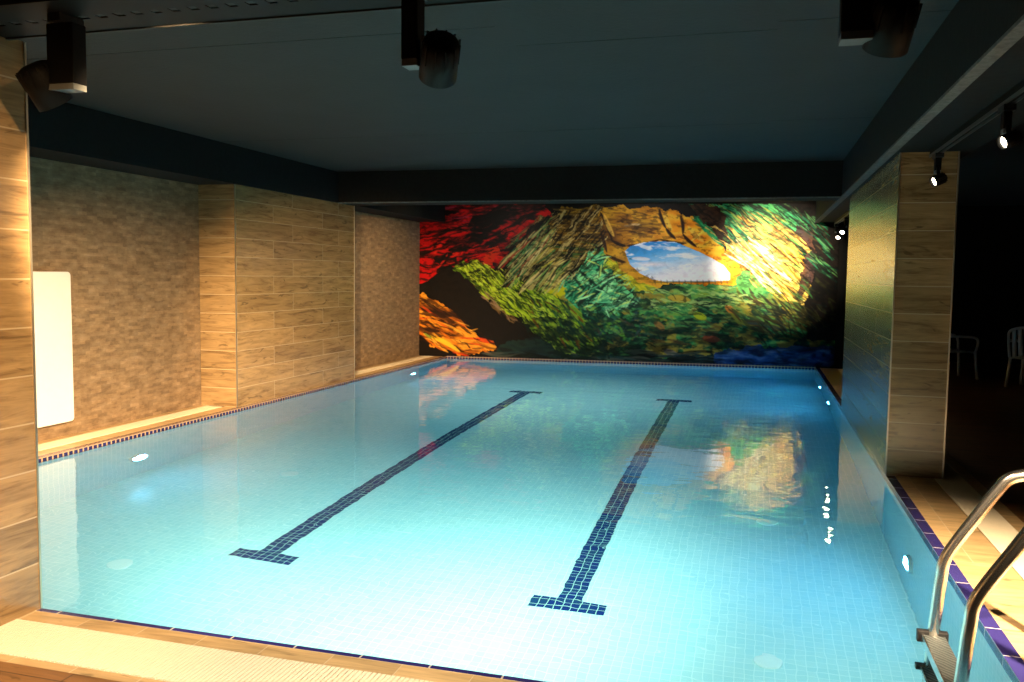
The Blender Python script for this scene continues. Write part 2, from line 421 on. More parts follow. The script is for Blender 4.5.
def stroke(x0, y0, x1, y1, w, col, a=1., bend=0.):
    pad = w+8; mx, my = (x0+x1)/2-(y1-y0)*bend, (y0+y1)/2+(x1-x0)*bend
    xs = [x0, mx, x1]; ys = [y0, my, y1]
    i0 = max(0, int((min(xs)-pad-U0)/(U1-U0)*(NX-1))); i1 = min(NX, int((max(xs)+pad-U0)/(U1-U0)*(NX-1))+2)
    j0 = max(0, int((min(ys)-pad-V0)/(V1-V0)*(NY-1))); j1 = min(NY, int((max(ys)+pad-V0)/(V1-V0)*(NY-1))+2)
    if i1 <= i0 or j1 <= j0: return
    X = PX[j0:j1, i0:i1]; Y = PY[j0:j1, i0:i1]; best = np.full(X.shape, -9.)
    ts = np.linspace(0, 1, 7); pts = [((1-t)**2*x0+2*t*(1-t)*mx+t*t*x1, (1-t)**2*y0+2*t*(1-t)*my+t*t*y1) for t in ts]
    for k in range(6):
        (a0, b0), (a1, b1) = pts[k], pts[k+1]
        dx, dy = a1-a0, b1-b0; l2 = dx*dx+dy*dy+1e-6
        t = np.clip(((X-a0)*dx+(Y-b0)*dy)/l2, 0, 1); d = np.hypot(X-a0-t*dx, Y-b0-t*dy)
        tt = (k+t)/6; ww = w*np.sqrt(np.clip(1-(2*tt-1)**2, .02, 1))
        best = np.maximum(best, ww-d)
    m = np.clip(best+.5, 0, 1)*a
    sub = IMG[j0:j1, i0:i1]; sub[:] = sub*(1-m[..., None])+np.array(lin(col))*m[..., None]
def fill_strokes(poly, n, ang, ln, wd, cols, a=.85, jit=12, bend=.12, seed=1):
    R = random.Random(seed); xs = [p[0] for p in poly]; ys = [p[1] for p in poly]; k = 0
    n = int(n*1.7); ln *= .85
    while k < n:
        x, y = R.uniform(min(xs), max(xs)), R.uniform(min(ys), max(ys))
        if not inpoly(poly, np.array([[x]]), np.array([[y]]))[0, 0]: continue
        k += 1
        th = math.radians((ang(x, y) if callable(ang) else ang)+R.gauss(0, jit)); L = ln*R.uniform(.5, 1.3)/2
        stroke(x-L*math.cos(th), y-L*math.sin(th), x+L*math.cos(th), y+L*math.sin(th), wd*R.uniform(.3, .85), R.choice(cols), a, R.uniform(-bend, bend))

def paint():
    # dark cave ground
    blend(np.ones_like(PX), rampc(fbm(PX/20, PY/14, 41), [(9, 6, 5), (22, 15, 11), (14, 11, 9)]))
    # red rock, upper left
    red = [(410, 200), (545, 203), (552, 214), (520, 238), (500, 262), (488, 274), (470, 268), (448, 266), (436, 272), (410, 292)]
    s = cont(streaks(-8, 22, 6, 51, 8), 2.6)
    blend(inpoly(red)*1., rampc(s, [(26, 12, 10), (60, 12, 10), (150, 14, 14), (190, 16, 16), (175, 22, 20)]))
    blend(inpoly([(410, 218), (446, 214), (448, 240), (436, 246), (412, 244)])*.9, lin((176, 12, 14)))
    blend(inpoly([(410, 258), (432, 255), (438, 268), (424, 282), (410, 290)])*.9, lin((184, 16, 18)))
    fill_strokes([(440, 206), (530, 206), (500, 230), (450, 232)], 34, -6, 26, 1.6, [(22, 14, 12), (30, 16, 14), (150, 40, 60), (120, 14, 22), (20, 24, 16)], .8, 10, seed=2)
    fill_strokes([(425, 240), (500, 232), (490, 268), (440, 262)], 26, -25, 18, 2.4, [(184, 18, 16), (196, 40, 24), (28, 12, 12), (150, 12, 16)], .85, 22, seed=3)
    blend(inpoly([(482, 262), (488, 248), (497, 244), (498, 252), (492, 264), (486, 268)])*.9, lin((186, 50, 20)))
    for x0, y0, x1, y1 in ((412, 252, 432, 250), (432, 236, 450, 228), (448, 250, 462, 244), (470, 230, 500, 226)): stroke(x0, y0, x1, y1, 2.2, (24, 14, 12), .9, .1)
    # dark slope
    dk = [(410, 290), (440, 272), (460, 268), (500, 304), (545, 345), (560, 362), (420, 372), (410, 372)]
    blend(inpoly(dk)*1., rampc(fbm(PX/12, PY/12, 61), [(11, 8, 6), (25, 17, 12), (15, 11, 8)]))
    # orange rock, lower left
    orr = [(410, 292), (424, 293), (440, 302), (456, 314), (468, 326), (478, 337), (495, 341), (497, 347), (486, 353), (462, 356), (446, 350), (432, 344), (424, 336), (410, 330)]
    s = cont(streaks(22, 20, 5, 71, 7), 2.2)
    blend(inpoly(orr)*1., rampc(s, [(62, 34, 10), (140, 82, 18), (190, 120, 26), (214, 150, 46), (200, 128, 34)]))
    fill_strokes(orr, 40, 24, 22, 1.5, [(214, 158, 60), (150, 84, 16), (84, 48, 14), (196, 110, 22), (190, 60, 20)], .75, 14, seed=4)
    for a in ((424, 300, 448, 314), (430, 310, 452, 316), (424, 328, 440, 331)): stroke(*a, 2, (40, 24, 12), .9, .08)
    stroke(424, 334, 460, 352, 2.2, (216, 176, 50), .9, -.1); stroke(424, 332, 432, 338, 1.6, (90, 130, 60), .8)
    stroke(474, 338, 494, 343, 2, (206, 70, 24), .8)
    # lower dark / teal strip
    low = [(480, 372), (500, 345), (560, 330), (600, 345), (700, 346), (770, 345), (842, 330), (842, 372)]
    blend(inpoly(low)*1., rampc(cont(streaks(6, 30, 8, 81), 2), [(14, 20, 18), (20, 40, 40), (30, 52, 44), (22, 30, 30)]))
    # fern-like fan, upper middle
    fan = [(505, 288), (498, 282), (520, 240), (540, 214), (600, 206), (606, 245), (590, 258), (566, 272), (556, 290)]
    blend(inpoly(fan)*1., rampc(cont(streaks(-42, 26, 3.2, 91, 10), 2.6), [(20, 16, 12), (36, 30, 18), (96, 82, 36), (128, 110, 56)]))
    top = [(548, 222), (562, 208), (604, 206), (606, 238), (596, 244), (560, 252), (538, 246)]
    blend(inpoly(top)*1., rampc(cont(streaks(3, 26, 3.4, 95, 6), 2.2), [(50, 34, 12), (100, 72, 18), (140, 104, 26), (88, 62, 22)]))
    fill_strokes(top, 60, 2, 20, .9, [(160, 124, 36), (74, 50, 18), (46, 32, 16), (170, 140, 80)], .8, 7, seed=6)
    fill_strokes([(503, 285), (520, 250), (545, 225), (552, 250), (565, 262), (556, 286)], 120,
                 lambda x, y: -62+(x-505)*.55, 26, .95, [(176, 152, 84), (204, 180, 116), (150, 130, 60), (40, 96, 56), (26, 20, 14), (190, 176, 60), (60, 120, 70), (22, 16, 12)], .9, 7, .14, 7)
    fill_strokes([(500, 265), (515, 235), (540, 215), (545, 230), (520, 255)], 36, -40, 20, 1.2, [(30, 86, 58), (60, 110, 64), (130, 116, 66), (24, 40, 24), (24, 18, 14)], .85, 8, .1, 8)
    stroke(499, 270, 540, 215, 1.3, (170, 60, 40), .8, .08); stroke(498, 268, 518, 248, 1, (190, 170, 110), .9, -.06)
    fill_strokes([(555, 244), (600, 240), (585, 262), (560, 258)], 40, 4, 22, .9, [(26, 20, 14), (120, 96, 30), (20, 24, 16), (64, 96, 48)], .85, 5, seed=9)
    # big green field
    fld = [(560, 290), (584, 262), (596, 246), (612, 250), (630, 276), (660, 286), (734, 282), (742, 262), (756, 268), (780, 290), (830, 330), (842, 345), (800, 352), (600, 360), (570, 352), (545, 315)]
    g = cont(fbm(PX/12+3, PY/7, 101, 6), 2.4)*.8 + np.clip((318-PY)/60, -.1, .35)
    blend(inpoly(fld)*1., rampc(g, [(16, 42, 34), (34, 88, 54), (66, 134, 80), (104, 154, 78), (140, 166, 84)]))
    blend(inpoly(fld)*np.clip((cont(fbm(PX/13, PY/7, 111), 3.2)-.62)*3, 0, .9), lin((26, 44, 36)))
    blend(inpoly(fld)*np.clip((cont(fbm(PX/11, PY/8, 121), 3.2)-.66)*3, 0, .85), lin((150, 130, 52)))
    # teal leaf shapes left of the hole
    leaf = [(560, 282), (578, 268), (590, 250), (600, 254), (606, 268), (620, 284), (640, 300), (610, 316), (585, 312), (568, 300)]
    blend(inpoly(leaf)*1., rampc(cont(streaks(-38, 18, 7, 131, 8), 2.4), [(22, 92, 66), (70, 160, 112), (116, 190, 130), (150, 204, 140)]))
    fill_strokes(leaf, 46, lambda x, y: -40 if (x+y) % 2 < 1 else 35, 15, 1.1, [(22, 70, 50), (150, 204, 150), (90, 170, 120), (18, 60, 56), (176, 196, 110)], .85, 14, seed=10)
    for a in ((573, 276, 592, 296), (580, 270, 600, 288), (596, 262, 612, 280), (588, 300, 614, 274)): stroke(*a, 1.6, (18, 50, 40), .9, .05)
    stroke(594, 286, 578, 306, 2.6, (54, 26, 18), .95, .05); stroke(594, 286, 640, 258, .9, (60, 40, 24), .8)
    blend(inpoly([(528, 286), (545, 282), (562, 284), (566, 294), (552, 299), (540, 294)])*.95, lin((186, 178, 24)))
    stroke(530, 284, 556, 287, 1.6, (30, 20, 14), .95)
    stroke(553, 298, 566, 308, 2, (44, 26, 18), .9)
    fill_strokes([(545, 300), (600, 306), (640, 330), (600, 352), (560, 330)], 60, 32, 20, 2.0, [(26, 66, 46), (90, 140, 50), (30, 44, 34), (120, 150, 62), (70, 60, 50), (20, 84, 66)], .75, 18, seed=12)
    fill_strokes([(600, 300), (660, 296), (680, 330), (640, 345), (600, 340)], 60, -20, 16, 2.4, [(40, 86, 66), (70, 96, 82), (120, 150, 50), (36, 52, 44), (90, 150, 90), (64, 84, 90)], .4, 30, seed=13)
    fill_strokes([(640, 292), (735, 286), (745, 320), (700, 334), (650, 326)], 90, 4, 22, 1.6, [(100, 150, 90), (120, 160, 84), (150, 160, 80), (70, 130, 84), (140, 150, 40), (80, 110, 70)], .35, 14, seed=14)
    fill_strokes([(650, 325), (760, 320), (770, 345), (650, 345)], 50, 6, 24, 2.2, [(24, 50, 44), (60, 80, 50), (110, 120, 60), (30, 40, 34), (96, 60, 40), (20, 60, 56)], .45, 12, seed=15)
    for a in ((668, 297, 690, 300, (186, 156, 60)), (694, 314, 706, 318, (176, 176, 30)), (726, 306, 734, 312, (186, 120, 50)), (655, 322, 664, 330, (150, 110, 60)), (702, 338, 720, 340, (130, 64, 40)), (664, 350, 680, 358, (120, 110, 104)), (625, 352, 656, 354, (84, 92, 80))):
        stroke(*a[:4], 3.4, a[4], .85)
    # green ridge
    rid = [(452, 268), (460, 262), (472, 260), (484, 266), (500, 275), (516, 279), (540, 286), (556, 296), (575, 310), (592, 326), (600, 345), (590, 356), (566, 354), (548, 344), (534, 330), (520, 318), (506, 314), (494, 303), (482, 292), (470, 281), (460, 275)]
    s = cont(streaks(38, 16, 3.2, 141, 5), 2.6)
    deep = np.clip((PX-500)/110, 0, 1)[..., None]
    c = rampc(s, [(40, 66, 16), (96, 120, 22), (150, 172, 30), (176, 192, 44)])*(1-deep*.75) + rampc(s, [(16, 44, 32), (36, 84, 40), (70, 120, 44), (110, 140, 50)])*deep*.75
    blend(inpoly(rid)*1., c)
    fill_strokes([(456, 266), (480, 264), (540, 288), (565, 312), (540, 326), (500, 306)], 150, 40, 13, 1.1, [(164, 184, 36), (128, 152, 24), (52, 76, 18), (186, 196, 60), (84, 110, 30), (40, 60, 20)], .85, 14, seed=16)
    fill_strokes([(530, 290), (575, 306), (598, 345), (560, 350), (530, 320)], 80, 46, 18, 1.6, [(30, 84, 50), (110, 140, 40), (22, 50, 40), (140, 156, 50), (18, 66, 56), (120, 70, 20)], .8, 14, seed=17)
    fill_strokes([(476, 284), (484, 290), (520, 322), (512, 322), (490, 306)], 26, 42, 10, 1.1, [(120, 90, 50), (60, 44, 26), (150, 120, 90)], .85, 14, seed=18)
    # rock arch over the hole
    arch = [(597, 212), (602, 207), (622, 206), (650, 207), (668, 209), (684, 213), (700, 222), (714, 234), (724, 246), (738, 260), (742, 274), (736, 283), (716, 283), (690, 284), (660, 285), (650, 291), (640, 290), (626, 280), (612, 268), (606, 255), (602, 240)]
    s = cont(fbm(PX/26, PY/14, 151, 4), 1.8); r_ = np.clip((PX-610)/100, 0, 1)[..., None]
    c = rampc(s, [(96, 62, 10), (150, 104, 18), (186, 140, 34), (150, 110, 40)])*(1-r_) + rampc(s, [(186, 104, 12), (232, 150, 24), (238, 176, 60), (214, 130, 20)])*r_
    blend(inpoly(arch)*1., c)
    blend(inpoly([(606, 256), (622, 270), (640, 283), (656, 286), (652, 292), (636, 290), (618, 278), (604, 268)])*.9, rampc(cont(streaks(34, 14, 4, 161), 2.4), [(96, 120, 30), (170, 164, 30), (200, 190, 40), (120, 140, 50)]))
    blend(np.clip(1-np.hypot((PX-643)/20, (PY-226)/9), 0, 1), lin((86, 52, 16)))
    stroke(624, 226, 640, 224, 1.3, (214, 190, 150), .8)
    for a in ((600, 212, 612, 240, -.1), (612, 240, 626, 246, .1), (601, 232, 606, 246, 0), (660, 210, 666, 228, .08), (666, 228, 676, 238, .1), (680, 216, 683, 234, -.12), (683, 234, 696, 246, .08), (627, 246, 660, 240, .12), (660, 240, 684, 244, .1)):
        stroke(*a[:4], 1.3, (66, 34, 14), .9, a[4])
    stroke(690, 242, 712, 224, 1.0, (250, 200, 90), .6); stroke(630, 243, 680, 238, 1.3, (232, 170, 60), .8, .06)
    fill_strokes([(606, 210), (656, 210), (660, 232), (620, 238)], 30, 2, 20, 1.2, [(196, 150, 40), (100, 66, 14), (170, 120, 24), (126, 86, 22)], .6, 10, seed=19)
    # sky seen through the hole
    sky = [(625, 251), (630, 246), (644, 242), (662, 241), (676, 242), (688, 247), (700, 252), (712, 258), (724, 265), (730, 273), (730, 280), (716, 281), (690, 282), (668, 282), (652, 279), (640, 273), (630, 264)]
    m = inpoly(sky, PX, PY)*1.
    t = np.clip((PY-242)/40, 0, 1); tx = np.clip((PX-640)/70, 0, 1)
    c = rampc(np.clip(t*.8+tx*.35, 0, 1), [(36, 120, 190), (70, 150, 205), (150, 190, 220), (216, 214, 224), (236, 220, 222)])
    blend(m, c)
    cl = cont(fbm(PX/16, PY/4.2, 171, 4), 2.8)
    blend(m*np.clip((cl-.5)*2.2, 0, .85), lin((226, 222, 228)))
    blend(m*np.clip(1-np.hypot((PX-652)/26, (PY-264)/3.5), 0, 1)*.9, lin((232, 216, 224)))
    stroke(640, 246, 652, 248, 1.6, (206, 214, 224), .8); stroke(632, 258, 650, 259, 1.8, (220, 214, 222), .8)
    ys = list(range(655, 730, 6)); stroke(650, 282, 732, 282, .7, (50, 70, 40), .9, -.01)
    for x in ys: stroke(x, 279.5, x+.5, 284, .5, (60, 70, 50), .8)
    # right: green top, brown patch
    gt = [(690, 204), (790, 204), (812, 232), (800, 250), (770, 244), (740, 244), (726, 240), (706, 226)]
    blend(inpoly(gt)*1., rampc(cont(streaks(32, 24, 4, 181, 6), 2.5), [(14, 34, 26), (24, 92, 60), (50, 140, 90), (84, 160, 96)]))
    fill_strokes(gt, 110, 34, 20, 1.3, [(30, 120, 80), (90, 170, 110), (16, 50, 40), (60, 150, 100), (150, 160, 70), (30, 24, 18)], .8, 12, seed=20)
    blend(inpoly([(690, 205), (716, 204), (726, 222), (732, 240), (722, 242), (714, 230), (702, 220)])*1., rampc(fbm(PX/8, PY/8, 191), [(30, 20, 14), (70, 44, 28), (36, 26, 18)]))
    fill_strokes([(690, 216), (704, 222), (722, 244), (714, 240)], 16, 46, 14, 1.8, [(30, 140, 90), (60, 160, 100), (20, 90, 60)], .85, 8, seed=21)
    # warm rock on the right, with the spotlight's bright patch painted in
    hot = [(728, 246), (746, 240), (770, 240), (790, 244), (804, 256), (806, 272), (812, 290), (806, 306), (786, 300), (766, 290), (748, 276), (740, 264), (730, 256)]
    blend(inpoly(hot)*1., rampc(cont(streaks(40, 26, 5, 201, 5), 2.4), [(110, 76, 20), (190, 146, 44), (222, 188, 84), (228, 204, 120), (200, 150, 50)]))
    fill_strokes([(740, 222), (770, 214), (800, 236), (806, 252), (770, 250), (744, 240)], 70, 38, 30, .9, [(206, 168, 84), (150, 100, 40), (220, 150, 60), (60, 130, 70), (130, 60, 30), (120, 160, 80)], .85, 6, seed=22)
    fill_strokes([(750, 262), (800, 262), (812, 298), (780, 298)], 50, 44, 28, 1.0, [(120, 84, 30), (70, 46, 18), (214, 176, 70), (190, 130, 30), (226, 206, 120)], .85, 6, seed=23)
    blend(inpoly([(742, 270), (752, 272), (764, 288), (760, 300), (742, 296), (736, 284)])*.9, rampc(fbm(PX/7, PY/9, 211), [(50, 110, 60), (100, 160, 90), (70, 130, 60)]))
    fill_strokes([(735, 292), (800, 302), (806, 326), (760, 336), (730, 320)], 60, 30, 20, 2., [(60, 70, 34), (110, 110, 40), (40, 44, 30), (90, 120, 60), (70, 50, 30), (40, 60, 60)], .8, 18, seed=24)
    # brown wedge and the dark fan at the right end
    blend(inpoly([(794, 226), (812, 232), (818, 262), (806, 292), (798, 300), (803, 270), (806, 254), (800, 244)])*.95, rampc(fbm(PX/8, PY/10, 221), [(44, 28, 22), (92, 60, 44), (70, 54, 56), (50, 34, 26)]))
    end = [(800, 204), (842, 204), (842, 340), (806, 340), (806, 296), (820, 264), (812, 232)]
    blend(inpoly(end)*1., rampc(fbm(PX/10, PY/12, 231), [(14, 12, 10), (34, 26, 22), (20, 26, 22)]))
    fill_strokes([(786, 206), (822, 222), (836, 262), (820, 250)], 44, 44, 20, 1.1, [(24, 90, 66), (40, 120, 84), (90, 140, 90), (20, 50, 40), (70, 60, 40)], .85, 8, seed=25)
    fill_strokes([(804, 248), (830, 262), (838, 282), (816, 270)], 24, 40, 20, 1.1, [(40, 110, 76), (100, 150, 90), (20, 44, 34)], .85, 8, seed=26)
    fill_strokes([(806, 280), (838, 280), (836, 330), (808, 326)], 30, 40, 14, 1.6, [(50, 54, 24), (40, 30, 22), (24, 40, 40), (70, 70, 40)], .75, 20, seed=27)
    # blue water at the foot, right
    blend(inpoly([(715, 352), (760, 346), (800, 348), (842, 345), (842, 372), (715, 372)])*.9, rampc(cont(streaks(4, 18, 5, 241, 4), 2.4), [(12, 22, 50), (20, 50, 100), (40, 70, 120), (70, 100, 140)]))
    fill_strokes([(480, 352), (710, 352), (710, 366), (480, 366)], 60, 3, 26, 1.8, [(20, 30, 30), (40, 60, 60), (24, 24, 22), (70, 74, 66), (20, 50, 56)], .8, 8, seed=28)
paint()
def inkin(poly, ang, L, W, seed, col, th=.6, k=2.6, a=.85, warp=5):
    s = cont(streaks(ang, L, W, seed, warp), 3)
    blend(inpoly(poly)*np.clip((s-th)*k, 0, a), lin(col))
sk = IMG.copy()
inkin([(415, 200), (548, 203), (520, 240), (488, 274), (436, 272), (412, 290)], -10, 15, 2.2, 401, (14, 8, 7), .56)
inkin([(500, 288), (520, 240), (545, 212), (600, 206), (606, 245), (560, 288)], -46, 18, 1.7, 402, (13, 11, 8), .5)
inkin([(500, 288), (520, 240), (545, 212), (600, 206), (606, 245), (560, 288)], -50, 20, 1.5, 403, (184, 160, 104), .72, 3, .8)
inkin([(455, 266), (480, 262), (540, 286), (600, 345), (548, 344), (480, 290)], 40, 8, 1.5, 404, (26, 40, 12), .58)
inkin([(455, 266), (480, 262), (540, 286), (575, 315), (540, 320), (480, 285)], 42, 7, 1.4, 405, (190, 202, 70), .74, 3, .8)
inkin([(690, 204), (795, 204), (842, 250), (842, 300), (790, 306), (740, 262), (728, 246)], 38, 22, 1.9, 406, (22, 18, 12), .60, 2.6, .8, 4)
inkin([(700, 226), (790, 226), (812, 250), (800, 262), (740, 262)], 36, 26, 2.0, 407, (214, 176, 96), .66, 3, .85, 4)
inkin([(724, 236), (790, 240), (815, 300), (780, 300), (740, 270)], 42, 24, 1.8, 408, (60, 110, 60), .72, 3, .8, 4)
inkin([(562, 284), (600, 252), (640, 298), (600, 316)], -36, 10, 1.7, 409, (14, 50, 40), .6)
inkin([(415, 292), (440, 300), (497, 344), (440, 352), (412, 334)], 24, 14, 2.0, 410, (48, 26, 10), .58)
inkin([(575, 300), (640, 290), (740, 286), (790, 310), (780, 345), (600, 350)], 12, 12, 3.0, 411, (22, 42, 34), .66, 2.4, .7, 8)
inkin([(640, 286), (740, 284), (760, 305), (660, 312)], 4, 12, 2.0, 412, (170, 190, 120), .70, 2.6, .6, 6)
inkin([(600, 208), (660, 208), (660, 236), (615, 238)], 4, 16, 2.0, 413, (92, 56, 14), .62, 2.4, .7)
for a in ((600, 212, 612, 240, -.1), (612, 240, 626, 246, .1), (601, 232, 607, 252, 0), (659, 209, 666, 228, .08), (666, 228, 676, 239, .1), (681, 215, 683, 234, -.12), (683, 234, 697, 247, .08), (627, 245, 660, 239, .12), (660, 239, 686, 243, .1), (606, 254, 626, 262, .1)):
    stroke(*a[:4], 1.7, (44, 22, 8), .92, a[4])
for a in ((604, 214, 614, 236), (664, 214, 672, 230), (688, 226, 704, 242)): stroke(*a, 2.2, (238, 190, 90), .5, .05)
blend(inpoly([(470, 204), (552, 203), (545, 214), (510, 232), (490, 246), (470, 226)])*np.clip((cont(streaks(-24, 26, 4, 421, 6), 2.6)-.35)*2.4, 0, .95), lin((10, 8, 7)))
blend(inpoly([(500, 286), (506, 262), (530, 226), (548, 216), (538, 244), (520, 268), (508, 288)])*np.clip((cont(streaks(-52, 24, 3, 422, 4), 2.6)-.35)*2.6, 0, .95), lin((12, 10, 8)))
fill_strokes([(500, 276), (520, 244), (548, 222), (552, 236), (530, 262), (512, 288)], 40, -50, 26, .75, [(40, 120, 84), (180, 170, 110), (90, 140, 80), (150, 60, 40), (206, 190, 130)], .9, 7, .1, 31)
fill_strokes([(520, 284), (552, 262), (566, 268), (560, 290)], 46, -48, 24, .9, [(214, 190, 128), (186, 160, 90), (20, 16, 10), (120, 150, 80)], .9, 6, .1, 32)
fill_strokes([(560, 286), (600, 254), (628, 280), (640, 300), (600, 318)], 60, -30, 14, 1.0, [(160, 214, 160), (110, 190, 140), (16, 54, 44), (190, 206, 110), (60, 140, 100)], .85, 26, .12, 33)
blend(inpoly([(520, 318), (560, 316), (606, 330), (610, 358), (560, 360), (536, 344)])*np.clip((cont(fbm(PX/9, PY/6, 423, 4), 2.6)-.25)*2, 0, .85), lin((14, 34, 26)))
blend(inpoly([(556, 300), (600, 312), (640, 330), (640, 350), (600, 350), (560, 330)])*np.clip((cont(fbm(PX/10, PY/6, 424, 4), 2.6)-.4)*2, 0, .8), lin((24, 46, 40)))
fill_strokes([(760, 296), (806, 300), (808, 340), (760, 340)], 50, 36, 18, 1.6, [(54, 50, 24), (30, 34, 24), (90, 88, 44), (24, 30, 30)], .8, 16, seed=34)
fill_strokes([(726, 248), (760, 240), (786, 262), (790, 290), (752, 284)], 44, 40, 26, 1.2, [(240, 226, 170), (232, 206, 110), (244, 236, 200), (150, 110, 44)], .85, 7, seed=35)  # near-white strokes paint in the core of the spotlight's bright patch
hole = inpoly([(625, 251), (630, 246), (644, 242), (662, 241), (676, 242), (688, 247), (700, 252), (712, 258), (724, 265), (730, 273), (730, 280), (716, 281), (690, 282), (668, 282), (652, 279), (640, 273), (630, 264)], PX, PY)
IMG = np.where(hole[..., None], sk, IMG)
IMG *= 1 + .10*(fbm(PX/1.6, PY/1.6, 301, 2)[..., None]-.5)
ink = np.clip((cont(fbm(PX/5, PY/2.6, 311, 4), 3)-.62)*2.2, 0, .7)*(1-.85*inpoly([(575,300),(640,284),(740,284),(760,340),(600,348)]))*np.clip((305-PY)/40+.3, .1, 1)*(1-.8*inpoly([(622,250),(646,241),(680,241),(732,268),(732,283),(660,283)], PX, PY))
IMG = IMG*(1-ink[..., None]*.8)
top = np.clip((232-PY)/26, 0, 1)*np.clip((575-PX)/40, 0, 1)         # the painting darkens into cave roof along its upper left
dk_ = np.clip((cont(fbm(PX/16, PY/4, 331, 4), 3)-.30)*2, 0, 1)*top
IMG = IMG*(1-.85*dk_[..., None])
bot = np.clip((PY-332+np.clip((PX-590)/8, 0, 14))/24, 0, 1)*np.clip((PX-500)/30, 0, 1)*np.clip((cont(fbm(PX/20, PY/6, 341, 4), 2.6)-.25)*2, 0, 1)
IMG = IMG*(1-.7*bot[..., None])
rgt = np.clip((PX-797-(PY < 275)*8)/20, 0, 1)*np.clip((PY-262)/30, 0, 1)*np.clip((cont(fbm(PX/9, PY/9, 351, 3), 2)-.1)*2, 0, 1)
IMG = IMG*(1-.85*rgt[..., None])
IMG = np.clip(1.45*IMG**1.18*np.where(hole, .9, 1)[..., None], 0, .88)
def mural():
    xa, xb, z0, z1 = -5.995, 1.30, .014, 2.78
    t = np.linspace(0, 1, NX); s = np.linspace(1, 0, NY)
    tt, ss = np.meshgrid(t, s)
    X = xa+(xb-xa)*tt; Y = 14.85+.10*(X-XL)-.012; Z = z0+(z1-z0)*ss
    co_ = np.stack([X, Y, Z], -1).reshape(-1, 3)
    back = np.array([(xa, 14.85+.10*(xa-XL)+.015, z1), (xb, 14.85+.10*(xb-XL)+.015, z1), (xb, 14.85+.10*(xb-XL)+.015, z0), (xa, 14.85+.10*(xa-XL)+.015, z0)])
    n = NX*NY; verts = np.concatenate([co_, back])
    ii, jj = np.meshgrid(np.arange(NX-1), np.arange(NY-1)); a = (jj*NX+ii).ravel()
    quads = np.stack([a, a+NX, a+NX+1, a+1], -1)
    tl, tr, br, bl = 0, NX-1, n-1, n-NX
    extra = [[n, n+1, n+2, n+3], [tl, tr, n+1, n], [tr, br, n+2, n+1], [br, bl, n+3, n+2], [bl, tl, n, n+3]]
    quads = np.concatenate([quads, np.array(extra)])
    me = bpy.data.meshes.new('mural'); nf = len(quads)
    me.vertices.add(len(verts)); me.vertices.foreach_set('co', verts.ravel().astype(np.float32))
    me.loops.add(nf*4); me.loops.foreach_set('vertex_index', quads.ravel().astype(np.int32))
    me.polygons.add(nf); me.polygons.foreach_set('loop_start', np.arange(0, nf*4, 4, dtype=np.int32))
    me.update(calc_edges=True); me.validate()
    at = me.color_attributes.new('paint', 'FLOAT_COLOR', 'POINT')
    c = np.ones((len(verts), 4), np.float32); c[:n, :3] = IMG.reshape(-1, 3); c[n:, :3] = .03
    at.data.foreach_set('color', c.ravel())
    m = M('mural_paint'); p = m.pbsdf(Roughness=.5, Specular_IOR_Level=.12)
    an = m.n('ShaderNodeAttribute'); an.attribute_name = 'paint'
    wv = m.noise(m.coord('Object'), 160, 2); m.l(an.outputs['Color'], p.inputs['Base Color']); m.bump(wv, p, .08, .002)
    me.materials.append(m.m)
    o = bpy.data.objects.new('mural', me); COL.objects.link(o)
    tag(o, 'wall-wide painted mural of a mossy cave with a hole of blue sky', 'mural')
mural()

# ------------------------------------------------------------------ cable tray, tracks and spotlights
e = empty('cable_tray', (-1.2, 2.7, 2.45), 'black perforated cable tray hung across the ceiling above the near pool end', 'cable tray')
m = MB(); xs0, xs1 = -3.9, 2.2; y0, y1 = 2.55, 2.926
m.box(xs0, xs1, y0, 2.725, 2.45, 2.453); m.box(xs0, xs1, 2.765, y1, 2.45, 2.453)
pitch = .080; x = xs0
while x < xs1-.01:                       # webs left between the punched slots
    m.box(x, x+.046, 2.725, 2.765, 2.45, 2.453); x += pitch
m.build('perforated_tray', BLACK, e, weld=False)
MB().box(xs0, xs1, y1-.003, y1, 2.453, 2.51).build('side_rail', BLACK, e)
MB().box(xs0, xs1, y0, y0+.003, 2.453, 2.51).build('side_rail', BLACK, e)
MB().box(xs0, xs1, 2.905, y1-.004, 2.444, 2.4499).build('edge_strip', plain('grey_edge_strip', (.03, .03, .03), .6, spec=.2), e)
for x in (-3.6, -1.7, .6, 2.0):
    MB().box(x-.006, x+.006, 2.73, 2.742, 2.452, ZC+.003).build('hanger_rod', BLACK, e)

def track(x, y0, y1, z, label):
    e = empty('lighting_track', (x, (y0+y1)/2, z), label, 'lighting track', 'black lighting tracks')
    MB().box(x-.02, x+.02, y0, y1, z+.012, ZS-.001).build('rail_body', BLACK, e)
    for s in (-1, 1): MB().box(x+s*.02-.004, x+s*.02+.004, y0, y1, z, z+.02).build('rail_lip', ALUDIM, e)
ALUDIM = plain('dull_black_lip', (.09, .085, .075), .4, .5)
track(1.20, 1.5, 6.95, 2.40, 'black lighting track under the right beam, in front of the wood pillar')
track(1.20, 11.0, 15.1, 2.40, 'black lighting track under the right beam, behind the wood pillar')
e = empty('lighting_track', (-2.2, 11.9, 2.84), 'black lighting track on the ceiling behind the rear beam', 'lighting track', 'black lighting tracks')
MB().box(-5.2, .7, 11.88, 11.92, 2.83, ZC+.011).build('rail_body', BLACK, e)
MB().box(-5.2, .7, 11.874, 11.879, 2.822, 2.85).build('rail_lip', ALUDIM, e)
MB().box(-5.2, .7, 11.921, 11.926, 2.822, 2.85).build('rail_lip', ALUDIM, e)

